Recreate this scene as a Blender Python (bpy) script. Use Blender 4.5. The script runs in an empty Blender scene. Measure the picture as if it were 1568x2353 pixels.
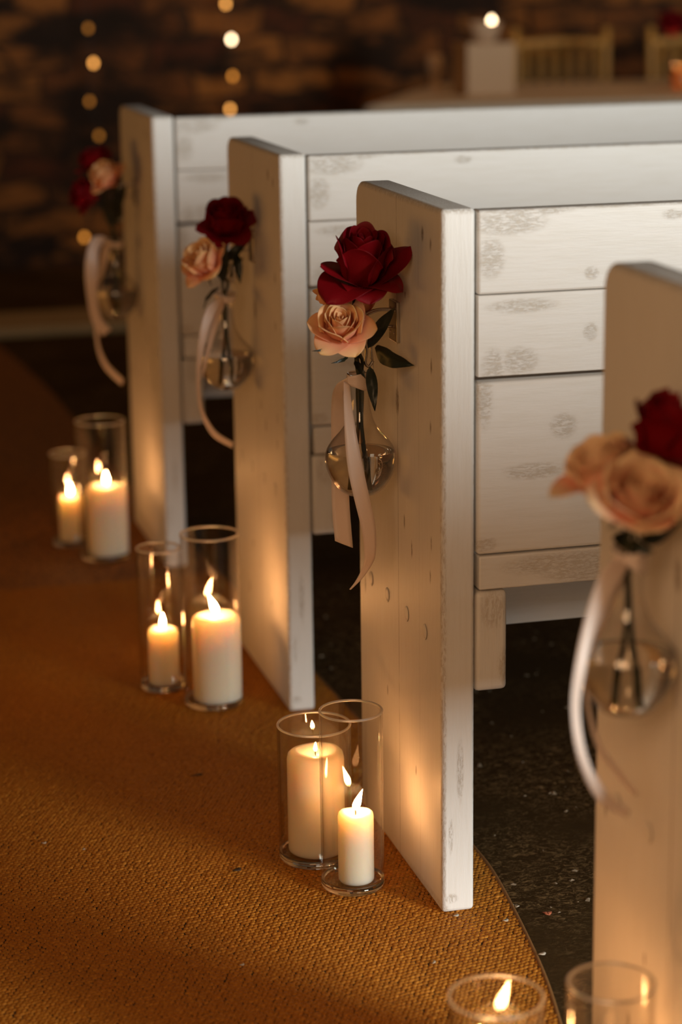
import bpy, math, random
import numpy as np
from mathutils import Vector, Matrix
random.seed(7)
C = bpy.context.scene.collection
sc = bpy.context.scene

# ---------------------------------------------------------------- camera
F_PX, PITCH, YAW, ROLL = 4998.5, 0.24852, 0.25298, -0.01339
CAM = Vector((-0.79693, -2.57041, 1.23843))
cy, sy, cp, sp = math.cos(YAW), math.sin(YAW), math.cos(PITCH), math.sin(PITCH)
fwd = Vector((sy*cp, cy*cp, -sp)); rt = Vector((cy, -sy, 0)); up = rt.cross(fwd)
cr, sr = math.cos(ROLL), math.sin(ROLL)
rt, up = rt*cr + up*sr, rt*-sr + up*cr
cam_d = bpy.data.cameras.new('camera'); cam = bpy.data.objects.new('camera', cam_d); C.objects.link(cam)
cam.matrix_world = Matrix(((rt.x, up.x, -fwd.x, CAM.x), (rt.y, up.y, -fwd.y, CAM.y), (rt.z, up.z, -fwd.z, CAM.z), (0, 0, 0, 1)))
cam_d.sensor_fit = 'HORIZONTAL'; cam_d.sensor_width = 36; cam_d.lens = F_PX/1568*36
cam_d.clip_start = 0.05; cam_d.clip_end = 60
cam_d.dof.use_dof = True; cam_d.dof.focus_distance = 2.93; cam_d.dof.aperture_fstop = 3.9
sc.camera = cam

def at(u, v, **k):
    """the point of the place that lies under a pixel, on a plane x=, y= or z="""
    d = rt*((u-784)/F_PX) - up*((v-1176.5)/F_PX) + fwd
    (ax, val), = k.items(); i = 'xyz'.index(ax)
    return CAM + d*((val-CAM[i])/d[i])

# ---------------------------------------------------------------- world, lights, exposure
sc.view_settings.view_transform = 'Standard'; sc.view_settings.look = 'None'
sc.cycles.transparent_max_bounces = 32; sc.cycles.max_bounces = 14; sc.cycles.transmission_bounces = 14
sc.view_settings.exposure = 0.0; sc.view_settings.gamma = 1.0; sc.view_settings.use_curve_mapping = False
w = bpy.data.worlds.new('dim_barn'); sc.world = w; w.use_nodes = True
w.node_tree.nodes['Background'].inputs[0].default_value = (1.0, 0.76, 0.54, 1)
w.node_tree.nodes['Background'].inputs[1].default_value = 0.04

def area(name, loc, aim, sx, sy_, power, col):
    l = bpy.data.lights.new(name, 'AREA'); l.shape = 'RECTANGLE'; l.size = sx; l.size_y = sy_
    l.energy = power; l.color = col
    o = bpy.data.objects.new(name, l); C.objects.link(o); o.location = loc
    o.rotation_euler = (Vector(aim)-Vector(loc)).to_track_quat('-Z', 'Y').to_euler(); return o
area('daylight_door', (2.95, -4.5, 1.40), (0.2, 0.0, 0.8), 1.3, 2.5, 410, (0.96, 1.0, 0.97))
area('warm_hall_light', (-1.3, -2.4, 1.6), (0.0, -0.2, 0.6), 1.1, 0.9, 20, (1.0, 0.58, 0.29))
area('warm_far_light', (-2.2, 1.5, 0.55), (0.0, 1.1, 0.15), 2.4, 0.4, 7.5, (1.0, 0.41, 0.07))
area('warm_wall_wash', (0.9, 4.9, 3.2), (1.0, 6.6, 1.0), 3.5, 0.4, 8, (1.0, 0.42, 0.12))
area('warm_table_light', (2.3, 4.6, 2.6), (2.1, 5.4, 0.75), 1.5, 1.0, 3.2, (1.0, 0.56, 0.22))

CANDLE_COL = (1.0, 0.50, 0.19)

# ---------------------------------------------------------------- helpers
def mesh_obj(name, verts, faces, m, parent=None, smooth=True, sharp=None):
    me = bpy.data.meshes.new(name); me.from_pydata([tuple(v) for v in verts], [], [tuple(f) for f in faces])
    if m: me.materials.append(m)
    if smooth:
        me.polygons.foreach_set('use_smooth', [True]*len(me.polygons))
    me.update()
    o = bpy.data.objects.new(name, me); C.objects.link(o)
    if parent: o.parent = parent
    if sharp:
        try: me.set_sharp_from_angle(angle=math.radians(sharp))
        except Exception: pass
    return o
def bevel(o, w_, seg=3, ang=30):
    b = o.modifiers.new('bevel', 'BEVEL'); b.width = w_; b.segments = seg; b.limit_method = 'ANGLE'; b.angle_limit = math.radians(ang)
    b.harden_normals = False; return o
def thing(name, label, cat, loc=(0, 0, 0), group=None, rotz=0):
    o = bpy.data.objects.new(name, None); C.objects.link(o); o.location = loc; o.rotation_euler = (0, 0, rotz)
    o.empty_display_size = 0.02
    o['label'] = label; o['category'] = cat
    if group: o['group'] = group
    return o
def tag(o, label, cat, group=None):
    o['label'] = label; o['category'] = cat
    if group: o['group'] = group
    return o
def box(x0, x1, y0, y1, z0, z1):
    v = [(x0,y0,z0),(x1,y0,z0),(x1,y1,z0),(x0,y1,z0),(x0,y0,z1),(x1,y0,z1),(x1,y1,z1),(x0,y1,z1)]
    f = [(0,3,2,1),(4,5,6,7),(0,1,5,4),(1,2,6,5),(2,3,7,6),(3,0,4,7)]
    return v, f
def lathe(prof, n=64, cx=0, cy_=0, wob=None):
    v = []; f = []; m = len(prof)
    for i in range(n):
        a = 2*math.pi*i/n
        for j, (r, z) in enumerate(prof):
            dz = wob(a, r, z) if wob else 0
            v.append((cx + r*math.cos(a), cy_ + r*math.sin(a), z + dz))
    for i in range(n):
        k = (i+1) % n
        for j in range(m-1):
            f.append((i*m+j, k*m+j, k*m+j+1, i*m+j+1))
    if prof[0][0] < 1e-6 or True: pass
    return v, f
def catmull(pts, n=8):
    P = [Vector(p) for p in pts]; out = []
    for i in range(len(P)-1):
        p0 = P[max(i-1, 0)]; p1 = P[i]; p2 = P[i+1]; p3 = P[min(i+2, len(P)-1)]
        for k in range(n):
            t = k/n
            out.append(0.5*((2*p1) + (p2-p0)*t + (2*p0-5*p1+4*p2-p3)*t*t + (3*p1-p0-3*p2+p3)*t**3))
    out.append(P[-1]); return out
def tube(pts, r, n=10, smooth=6, taper=None):
    pts = catmull(pts, smooth) if smooth else [Vector(p) for p in pts]
    v = []; f = []; N = len(pts); ref = Vector((0.31, 0.17, 0.93))
    for i, p in enumerate(pts):
        t = (pts[min(i+1, N-1)] - pts[max(i-1, 0)]).normalized()
        a = t.cross(ref); a = a.normalized() if a.length > 1e-4 else t.orthogonal().normalized()
        b = t.cross(a); rr = r*(taper(i/(N-1)) if taper else 1)
        for k in range(n):
            th = 2*math.pi*k/n; v.append(p + a*math.cos(th)*rr + b*math.sin(th)*rr)
    for i in range(N-1):
        for k in range(n):
            k2 = (k+1) % n; f.append((i*n+k, i*n+k2, (i+1)*n+k2, (i+1)*n+k))
    f.append(tuple(range(n))[::-1]); f.append(tuple((N-1)*n+k for k in range(n)))
    return v, f
def merge(*ms):
    V = []; Fs = []
    for v, f in ms:
        o = len(V); V += list(v); Fs += [tuple(i+o for i in q) for q in f]
    return V, Fs

# ---------------------------------------------------------------- materials
class N:
    def __init__(s, name):
        s.m = bpy.data.materials.new(name); s.m.use_nodes = True; s.t = s.m.node_tree
        s.b = s.t.nodes['Principled BSDF']; s.out = s.t.nodes['Material Output']
    def n(s, typ, **k):
        x = s.t.nodes.new(typ)
        for a, b in k.items():
            if hasattr(x, a) and a not in ('inputs',): setattr(x, a, b)
        return x
    def l(s, a, b): s.t.links.new(a, b)
    def val(s, sock, v):
        if isinstance(v, bpy.types.NodeSocket): s.l(v, sock)
        else: sock.default_value = v
    def math(s, op, a, b=0.0, c=0.0, clamp=False):
        x = s.n('ShaderNodeMath', operation=op); x.use_clamp = clamp
        s.val(x.inputs[0], a); s.val(x.inputs[1], b); s.val(x.inputs[2], c); return x.outputs[0]
    def coord(s, scale=(1,1,1), loc=(0,0,0), rot=(0,0,0)):
        tc = s.n('ShaderNodeTexCoord'); mp = s.n('ShaderNodeMapping')
        mp.inputs['Scale'].default_value = scale; mp.inputs['Location'].default_value = loc; mp.inputs['Rotation'].default_value = rot
        s.l(tc.outputs['Object'], mp.inputs[0]); return mp.outputs[0]
    def noise(s, vec, scale, detail=4, rough=0.55, dist=0):
        x = s.n('ShaderNodeTexNoise'); x.inputs['Scale'].default_value = scale; x.inputs['Detail'].default_value = detail
        x.inputs['Roughness'].default_value = rough; x.inputs['Distortion'].default_value = dist; s.l(vec, x.inputs['Vector']); return x.outputs['Fac']
    def ramp(s, fac, stops):
        x = s.n('ShaderNodeValToRGB'); e = x.color_ramp.elements
        while len(e) < len(stops): e.new(0.5)
        for q, (p, c) in zip(e, stops):
            q.position = p; q.color = c if len(c) == 4 else (*c, 1)
        s.l(fac, x.inputs[0]); return x.outputs[0]
    def step(s, fac, a, b):
        x = s.n('ShaderNodeMapRange'); x.interpolation_type = 'SMOOTHSTEP'
        x.inputs[1].default_value = a; x.inputs[2].default_value = b; s.l(fac, x.inputs[0]); return x.outputs[0]
    def mix(s, f, a, b):
        x = s.n('ShaderNodeMix', data_type='RGBA'); s.val(x.inputs[0], f)
        for i, q in ((6, a), (7, b)):
            if isinstance(q, bpy.types.NodeSocket): s.l(q, x.inputs[i])
            else: x.inputs[i].default_value = (*q, 1) if len(q) == 3 else q
        return x.outputs[2]
    def bump(s, h, strength=0.3, dist=0.002, normal=None):
        x = s.n('ShaderNodeBump'); x.inputs['Strength'].default_value = strength; x.inputs['Distance'].default_value = dist
        s.l(h, x.inputs['Height'])
        if normal: s.l(normal, x.inputs['Normal'])
        return x.outputs[0]
    def base(s, c): s.val(s.b.inputs['Base Color'], c if isinstance(c, bpy.types.NodeSocket) else (*c, 1))
    def set(s, **k):
        for a, v in k.items(): s.val(s.b.inputs[a.replace('_', ' ')], v)
        return s

def blob(nd, vec, c, r):
    """1 in the middle of an ellipsoid patch, 0 at its edge"""
    s = nd.n('ShaderNodeVectorMath', operation='SUBTRACT'); nd.l(vec, s.inputs[0]); s.inputs[1].default_value = c
    d = nd.n('ShaderNodeVectorMath', operation='DIVIDE'); nd.l(s.outputs[0], d.inputs[0]); d.inputs[1].default_value = r
    l = nd.n('ShaderNodeVectorMath', operation='LENGTH'); nd.l(d.outputs[0], l.inputs[0])
    return nd.math('SUBTRACT', 1.0, l.outputs['Value'], clamp=True)

def paint(name, grain, patches=(), knots=(), seam=None, tone=(0.80, 0.775, 0.735), tan=(0.52, 0.42, 0.29), wear=0.74):
    nd = N(name); tc = nd.coord()
    st = {'x': (1, 12, 12), 'z': (12, 12, 1)}[grain]
    g = nd.coord(scale=st)
    gn = nd.noise(g, 14, 5, 0.6); fine = nd.noise(g, 60, 3, 0.6); big = nd.noise(tc, 5.5, 3, 0.5)
    sk = nd.noise(nd.coord(scale={'x': (1, 3.4, 4.2), 'z': (4, 4, 1)}[grain], loc=(3, 1, 2)), 100, 6, 0.8, 0.5)
    mask = nd.math('MULTIPLY', nd.step(big, wear, wear+0.12), nd.step(sk, 0.52, 0.62))
    mask = nd.math('MULTIPLY', mask, 0.55)
    for c, r in patches:
        b = nd.math('MULTIPLY', blob(nd, tc, c, r), 2.2, clamp=True)
        mask = nd.math('MAXIMUM', mask, nd.math('MULTIPLY', b, nd.step(sk, 0.46, 0.58)))
    col = nd.mix(nd.math('MULTIPLY', nd.step(gn, 0.35, 0.75), 0.35), tone, tuple(a*b for a, b in zip(tone, (0.88, 0.85, 0.79))))
    col = nd.mix(nd.math('MULTIPLY', mask, 0.50), col, tan)
    nh = None
    for c, r in knots:
        b = nd.math('MULTIPLY', blob(nd, tc, c, r), 2.0, clamp=True)
        b = nd.math('MULTIPLY', b, nd.step(sk, 0.35, 0.55))
        col = nd.mix(nd.math('MULTIPLY', b, 0.85), col, (0.13, 0.085, 0.05))
    h = nd.math('ADD', nd.math('MULTIPLY', gn, 0.6), nd.math('MULTIPLY', fine, 0.4))
    h = nd.math('SUBTRACT', h, nd.math('MULTIPLY', mask, 0.5))
    if seam:
        sep = nd.n('ShaderNodeSeparateXYZ'); nd.l(tc, sep.inputs[0])
        for (yv, wd, dk) in seam:
            d = nd.math('ABSOLUTE', nd.math('SUBTRACT', sep.outputs[1], yv))
            ln = nd.math('SUBTRACT', 1.0, nd.step(d, wd*0.5, wd*1.6))
            ln = nd.math('MULTIPLY', ln, nd.step(nd.noise(nd.coord(scale=(1, 1, 1)), 9, 4, 0.7), 0.35, 0.55))
            h = nd.math('SUBTRACT', h, ln); col = nd.mix(nd.math('MULTIPLY', ln, dk), col, (0.12, 0.08, 0.05))
    nd.base(col); nd.set(Roughness=0.42, Specular_IOR_Level=0.35)
    nd.l(nd.bump(h, 0.5, 0.0012), nd.b.inputs['Normal']); return nd.m

M = {}
Z1, Z2, Z3, Z4 = 0.8290, 0.7215, 0.4910, 0.4440
T0 = 0.045; HT = 0.940
M['panel'] = paint('white_painted_end_panel', 'z', seam=[(0.2, 0.0007, 0.75), (0.1, 0.0005, 0.3)],
    patches=[((.022, .2, HT), (.1, .5, .010)), ((.002, .002, .47), (.006, .006, .9)), ((T0, .001, .47), (.003, .005, .9)), ((.012, 0, .02), (.012, .01, .008)), ((.025, 0, .2), (.006, .01, .05)), ((.012, 0, .11), (.004, .01, .03)), ((0, .03, .005), (.01, .2, .012))],  # first patch: tan along the top paints in warm light as well as wear
    knots=[((0, .045, .89), (.1, .004, .010)), ((0, .043, .735), (.1, .004, .013)), ((0, .047, .655), (.1, .0035, .011)), ((0, .20, .66), (.1, .010, .022)),
           ((0, .17, .50), (.1, .004, .012)), ((0, .135, .47), (.1, .004, .015)), ((0, .05, .455), (.1, .0035, .011)), ((0, .16, .81), (.1, .003, .006)),
           ((0, .045, .50), (.1, .003, .013)), ((0, .375, .355), (.1, .004, .016)), ((0, .26, .23), (.1, .003, .010)), ((0, .12, .16), (.1, .003, .009)), ((0, .30, .14), (.1, .005, .014)), ((0, .08, .90), (.1, .006, .012))], wear=0.74, tan=(0.42, 0.31, 0.19))
M['plank_top'] = paint('white_painted_plank_upper', 'x', patches=[((1.5, .018, .937), (9, .1, .006)), ((.088, 0, .918), (.06, .1, .018)), ((.066, 0, .875), (.022, .1, .030)), ((.115, 0, .932), (.07, .1, .008)), ((.31, 0, .920), (.018, .1, .008)), ((.20, 0, .85), (.012, .1, .01))], wear=0.74)  # first patch: brownish top strip, warm light painted into colour along with wear
M['plank_mid'] = paint('white_painted_plank_middle', 'x', patches=[((.108, 0, .813), (.055, .1, .011)), ((.105, 0, .743), (.030, .1, .022)), ((.07, 0, .735), (.02, .1, .03)), ((.20, 0, .775), (.012, .1, .014))], wear=0.74)
M['plank_low'] = paint('white_painted_plank_lower', 'x', patches=[((.058, 0, .70), (.014, .1, .05)), ((.125, 0, .598), (.05, .1, .013)), ((.165, 0, .655), (.022, .1, .02)), ((.06, 0, .505), (.02, .1, .012))], wear=0.74)
M['rail'] = paint('white_painted_rail', 'x', patches=[((.17, 0, .472), (.10, .1, .018)), ((.20, 0, .456), (.07, .1, .014))], wear=0.62)
M['cleat'] = paint('white_painted_cleat', 'z', patches=[((.075, 0, .415), (.022, .1, .03)), ((.092, 0, .335), (.014, .1, .03))], wear=0.55)
M['seat'] = paint('white_painted_seat', 'x')
nd = N('dark_crack'); nd.base((0.035, 0.022, 0.014)); nd.set(Roughness=0.9); M['crack'] = nd.m

def simple(name, col, rough=0.5, metal=0.0, **k):
    nd = N(name); n1 = nd.noise(nd.coord(), k.get('scale', 60), 3)
    nd.base(nd.mix(nd.math('MULTIPLY', n1, k.get('var', 0.3)), col, tuple(c*0.7 for c in col)))
    nd.set(Roughness=rough, Metallic=metal); nd.l(nd.bump(n1, k.get('bump', 0.1), 0.001), nd.b.inputs['Normal']); return nd
M['metal'] = simple('aged_steel', (0.55, 0.50, 0.43), 0.32, 1.0).m

# candle wax
nd = N('candle_wax'); n1 = nd.noise(nd.coord(), 12, 3)
nd.base(nd.mix(nd.math('MULTIPLY', n1, 0.4), (0.93, 0.84, 0.68), (0.90, 0.79, 0.60)))
nd.set(Roughness=0.42, Specular_IOR_Level=0.35, Subsurface_Weight=1.0, Subsurface_Scale=1.0)
nd.b.inputs['Subsurface Radius'].default_value = (0.036, 0.028, 0.020)
nd.l(nd.bump(n1, 0.08, 0.002), nd.b.inputs['Normal']); M['wax'] = nd.m
nd = simple('charred_wick', (0.03, 0.02, 0.015), 0.9); M['wick'] = nd.m
# flame: emission that lets other light through
nd = N('candle_flame'); em = nd.n('ShaderNodeEmission'); tr = nd.n('ShaderNodeBsdfTransparent'); ad = nd.n('ShaderNodeAddShader')
tcg = nd.n('ShaderNodeTexCoord'); sp_ = nd.n('ShaderNodeSeparateXYZ'); nd.l(tcg.outputs['Generated'], sp_.inputs[0])
nd.l(nd.ramp(sp_.outputs[2], [(0.0, (0.10, 0.04, 0.012)), (0.25, (0.9, 0.40, 0.14)), (1.0, (1.0, 0.47, 0.165))]), em.inputs[0]); em.inputs[1].default_value = 112.0
nd.l(em.outputs[0], ad.inputs[0]); nd.l(tr.outputs[0], ad.inputs[1]); nd.l(ad.outputs[0], nd.out.inputs[0]); M['flame'] = nd.m

# thin clear glass: see-through with mirror reflection growing towards grazing view
def thin_glass(name, tint=(0.985, 0.98, 0.97), f0=0.06, amp=1.0, lo=0.97):
    nd = N(name); lw = nd.n('ShaderNodeLayerWeight'); lw.inputs[0].default_value = 0.5
    p = nd.math('POWER', lw.outputs['Facing'], 5.0); fac = nd.math('MULTIPLY_ADD', p, 0.85*amp, f0)
    tcol = nd.mix(nd.math('POWER', lw.outputs['Facing'], 3.0), tint, (tint[0]*0.90, tint[1]*0.89, tint[2]*0.87))
    tr = nd.n('ShaderNodeBsdfTransparent'); nd.l(tcol, tr.inputs[0]); gl = nd.n('ShaderNodeBsdfGlossy'); gl.inputs['Roughness'].default_value = 0.0
    nz = nd.noise(nd.coord(), 18, 2); nd.l(nd.bump(nz, 0.06, 0.002), gl.inputs['Normal'])
    mx = nd.n('ShaderNodeMixShader'); nd.l(fac, mx.inputs[0]); nd.l(tr.outputs[0], mx.inputs[1]); nd.l(gl.outputs[0], mx.inputs[2])
    nd.l(mx.outputs[0], nd.out.inputs[0]); return nd.m
M['glass'] = thin_glass('clear_cylinder_glass')
M['bulbglass'] = thin_glass('clear_bud_vase_glass', f0=0.07)
def real_glass(name, ior, col=(1, 1, 1), rough=0.0):
    nd = N(name); g = nd.n('ShaderNodeBsdfGlass'); g.inputs['IOR'].default_value = ior; g.inputs['Color'].default_value = (*col, 1); g.inputs['Roughness'].default_value = rough
    nz = nd.noise(nd.coord(), 25, 2); nd.l(nd.bump(nz, 0.05, 0.002), g.inputs['Normal'])
    nd.l(g.outputs[0], nd.out.inputs[0]); return nd.m
M['thick'] = real_glass('thick_glass', 1.47, (0.97, 0.96, 0.93))
nd = N('polished_glass_rim'); g = nd.n('ShaderNodeBsdfGlass'); g.inputs['IOR'].default_value = 1.47; g.inputs['Roughness'].default_value = 0.12; g.inputs['Color'].default_value = (1, 0.97, 0.93, 1)
gg = nd.n('ShaderNodeBsdfGlossy'); gg.inputs['Roughness'].default_value = 0.38; mx = nd.n('ShaderNodeMixShader'); mx.inputs[0].default_value = 0.6
nz = nd.noise(nd.coord(), 40, 2); nd.l(nd.bump(nz, 0.1, 0.001), gg.inputs['Normal']); nd.l(g.outputs[0], mx.inputs[1]); nd.l(gg.outputs[0], mx.inputs[2])
tl = nd.n('ShaderNodeBsdfTranslucent'); tl.inputs[0].default_value = (1, 0.97, 0.94, 1); m2 = nd.n('ShaderNodeMixShader'); m2.inputs[0].default_value = 0.18
nd.l(mx.outputs[0], m2.inputs[1]); nd.l(tl.outputs[0], m2.inputs[2]); nd.l(m2.outputs[0], nd.out.inputs[0]); M['rim'] = nd.m
M['water'] = real_glass('vase_water', 1.33, (0.97, 0.95, 0.91))

def petal_mat(name, inner, outer, edge, ss=0.15, rough=0.55, sheen=0.0):
    nd = N(name); tcg = nd.n('ShaderNodeTexCoord'); n1 = nd.noise(nd.coord(), 35, 4); n2 = nd.noise(nd.coord(scale=(60, 60, 8)), 6, 3)
    at_ = nd.n('ShaderNodeAttribute'); at_.attribute_name = 'pv'
    col = nd.mix(nd.step(at_.outputs['Fac'], 0.45, 1.0), inner, outer)
    col = nd.mix(nd.math('MULTIPLY', nd.step(at_.outputs['Fac'], 0.86, 1.0), nd.step(n1, 0.4, 0.6)), col, edge)
    geo = nd.n('ShaderNodeNewGeometry')
    nd.base(col); nd.set(Roughness=rough, Specular_IOR_Level=0.25, Sheen_Weight=sheen)
    tl = nd.n('ShaderNodeBsdfTranslucent'); nd.l(col, tl.inputs[0]); mx = nd.n('ShaderNodeMixShader'); mx.inputs[0].default_value = ss
    nd.l(nd.bump(n2, 0.25, 0.001), nd.b.inputs['Normal'])
    nd.l(nd.b.outputs[0], mx.inputs[1]); nd.l(tl.outputs[0], mx.inputs[2]); nd.l(mx.outputs[0], nd.out.inputs[0]); return nd.m
M['red'] = petal_mat('deep_red_petal', (0.17, 0.001, 0.003), (0.20, 0.001, 0.005), (0.16, 0.001, 0.007), 0.10, 0.5, 0.0)
M['peach'] = petal_mat('peach_petal', (0.95, 0.47, 0.28), (0.95, 0.62, 0.31), (0.93, 0.66, 0.28), 0.32)
M['lit_peach'] = petal_mat('lit_peach_petal', (0.96, 0.50, 0.33), (0.97, 0.76, 0.50), (0.95, 0.78, 0.48), 0.32)  # lighter copy of peach; brighter light near the camera is painted in
nd = simple('dark_leaf', (0.009, 0.016, 0.008), 0.42, var=0.6, scale=40, bump=0.3); M['leaf'] = nd.m
nd = simple('rose_stem', (0.030, 0.036, 0.014), 0.5, var=0.8, scale=50, bump=0.4); M['stem'] = nd.m
# satin ribbon
nd = N('blush_satin_ribbon'); n1 = nd.noise(nd.coord(scale=(1, 1, 0.1)), 200, 2)
nd.base((0.92, 0.79, 0.70)); nd.set(Roughness=0.34, Specular_IOR_Level=0.5, Sheen_Weight=0.3)
tl = nd.n('ShaderNodeBsdfTranslucent'); tl.inputs[0].default_value = (0.90, 0.72, 0.62, 1); mx = nd.n('ShaderNodeMixShader'); mx.inputs[0].default_value = 0.25
nd.l(nd.bump(n1, 0.05, 0.0005), nd.b.inputs['Normal']); nd.l(nd.b.outputs[0], mx.inputs[1]); nd.l(tl.outputs[0], mx.inputs[2]); nd.l(mx.outputs[0], nd.out.inputs[0]); M['ribbon'] = nd.m

# woven coir
nd = N('coir_loops'); n1 = nd.noise(nd.coord(), 9, 4); n2 = nd.noise(nd.coord(), 420, 3, 0.7); n3 = nd.noise(nd.coord(loc=(4, 4, 0)), 150, 1)
col = nd.mix(n1, (0.43, 0.150, 0.009), (0.32, 0.115, 0.010)); col = nd.mix(nd.step(n3, 0.45, 0.75), col, (0.50, 0.20, 0.02))
nd.base(col); nd.set(Roughness=0.62, Specular_IOR_Level=0.25); nd.l(nd.bump(n2, 0.35, 0.0008), nd.b.inputs['Normal']); M['coir'] = nd.m
nd = N('coir_backing'); nd.base((0.030, 0.016, 0.006)); nd.set(Roughness=0.95); M['backing'] = nd.m
nd = N('coir_far'); a = nd.coord(rot=(0, 0, math.radians(-65)))
w1 = nd.n('ShaderNodeTexVoronoi'); w1.inputs['Scale'].default_value = 130; nd.l(a, w1.inputs[0])
col = nd.mix(nd.step(w1.outputs['Distance'], 0.35, 0.75), (0.33, 0.115, 0.009), (0.12, 0.042, 0.005)); nd.base(col); nd.set(Roughness=0.8)
nd.l(nd.bump(nd.math('SUBTRACT', 1.0, w1.outputs['Distance']), 0.6, 0.003), nd.b.inputs['Normal']); M['coir_far'] = nd.m

# earth floor
nd = N('trodden_earth_floor'); tc = nd.coord(); a = nd.noise(tc, 3.2, 5); b = nd.noise(nd.coord(scale=(0.85, 1.2, 1)), 95, 7, 0.8, 1.2); c = nd.noise(tc, 22, 5, 0.6)
col = nd.mix(nd.step(b, 0.47, 0.66), (0.065, 0.034, 0.010), (0.44, 0.27, 0.115)); col = nd.mix(nd.step(a, 0.40, 0.62), col, (0.090, 0.050, 0.017))
nd.base(col); nd.set(Roughness=0.95, Specular_IOR_Level=0.06)
h = nd.math('ADD', nd.math('MULTIPLY', b, 0.5), nd.math('MULTIPLY', c, 0.9)); nd.l(nd.bump(h, 1.0, 0.016), nd.b.inputs['Normal']); M['earth'] = nd.m

# rubble stone wall
nd = N('rough_stone_wall'); tc = nd.coord(); dn = nd.n('ShaderNodeTexNoise'); dn.inputs['Scale'].default_value = 3.0; nd.l(tc, dn.inputs[0])
vm = nd.n('ShaderNodeVectorMath', operation='MULTIPLY_ADD'); nd.l(dn.outputs['Color'], vm.inputs[0]); vm.inputs[1].default_value = (0.32, 0.0, 0.22); nd.l(tc, vm.inputs[2])
mp = nd.n('ShaderNodeMapping'); nd.l(vm.outputs[0], mp.inputs[0]); mp.inputs['Rotation'].default_value = (math.radians(90), 0, 0)
br = nd.n('ShaderNodeTexBrick'); nd.l(mp.outputs[0], br.inputs[0]); br.inputs['Scale'].default_value = 1.0
br.inputs['Brick Width'].default_value = 0.31; br.inputs['Row Height'].default_value = 0.115; br.inputs['Mortar Size'].default_value = 0.012; br.inputs['Mortar Smooth'].default_value = 0.4
br.inputs['Color1'].default_value = (0.10, 0.026, 0.006, 1); br.inputs['Color2'].default_value = (0.46, 0.17, 0.03, 1); br.inputs['Mortar'].default_value = (0.07, 0.028, 0.008, 1); br.inputs['Bias'].default_value = -0.15
nz = nd.noise(nd.coord(scale=(1, 1, 2.2)), 2.6, 5, 0.65); nz2 = nd.noise(tc, 30, 5, 0.6)
col = nd.mix(nd.step(nz, 0.39, 0.58), br.outputs['Color'], (0.020, 0.008, 0.002)); nd.base(col); nd.set(Roughness=0.9)
h = nd.math('ADD', nd.math('MULTIPLY', nd.math('SUBTRACT', 1.0, br.outputs['Fac']), 1.0), nd.math('MULTIPLY', nz2, 0.5))
nd.l(nd.bump(h, 1.0, 0.05), nd.b.inputs['Normal']); M['stone'] = nd.m
nd = simple('pale_flagstone', (0.42, 0.30, 0.15), 0.85, var=0.9, scale=6, bump=0.5); M['flag'] = nd.m
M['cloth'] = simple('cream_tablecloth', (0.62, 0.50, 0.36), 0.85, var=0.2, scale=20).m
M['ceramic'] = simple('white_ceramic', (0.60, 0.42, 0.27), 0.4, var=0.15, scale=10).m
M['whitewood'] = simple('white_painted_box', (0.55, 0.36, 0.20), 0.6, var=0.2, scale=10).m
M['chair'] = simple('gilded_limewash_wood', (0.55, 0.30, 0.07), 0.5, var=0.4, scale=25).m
nd = N('fairy_light_bulb'); em = nd.n('ShaderNodeEmission'); em.inputs[0].default_value = (1.0, 0.42, 0.09, 1); em.inputs[1].default_value = 5.0; nd.l(em.outputs[0], nd.out.inputs[0]); M['bulb'] = nd.m
nd = N('fairy_light_bulb_bright'); em = nd.n('ShaderNodeEmission'); em.inputs[0].default_value = (1.0, 0.72, 0.42, 1); em.inputs[1].default_value = 14.0; nd.l(em.outputs[0], nd.out.inputs[0]); M['bulb_hot'] = nd.m
for nm, e_ in (('bulb_mid', 2.6), ('bulb_dim', 1.0)):
    nd = N('fairy_light_' + nm); em = nd.n('ShaderNodeEmission'); em.inputs[0].default_value = (1.0, 0.36, 0.05, 1); em.inputs[1].default_value = e_; nd.l(em.outputs[0], nd.out.inputs[0]); M[nm] = nd.m
M['cable'] = simple('dark_cable', (0.03, 0.02, 0.015), 0.6).m
nd = N('amber_glass'); nd.base((0.9, 0.45, 0.12)); nd.set(Roughness=0.08, Transmission_Weight=0.6, IOR=1.45); M['amber'] = nd.m

# ---------------------------------------------------------------- setting
FL = -0.006
def grid(x0, x1, y0, y1, z): return [(x0,y0,z),(x1,y0,z),(x1,y1,z),(x0,y1,z)], [(0,1,2,3)]
o = mesh_obj('floor', *grid(-5, 7, -6, 7.2, FL), M['earth'], smooth=False); o['kind'] = 'structure'
o = mesh_obj('wall_back', *box(-5, 7, 6.6, 6.9, FL, 4.2), M['stone'], smooth=False); o['kind'] = 'structure'
o = mesh_obj('trim_1', *box(-1.6, 5.5, 4.86, 5.22, FL, 0.03), M['flag'], smooth=False); o['kind'] = 'structure'; bevel(o, 0.012)

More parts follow.
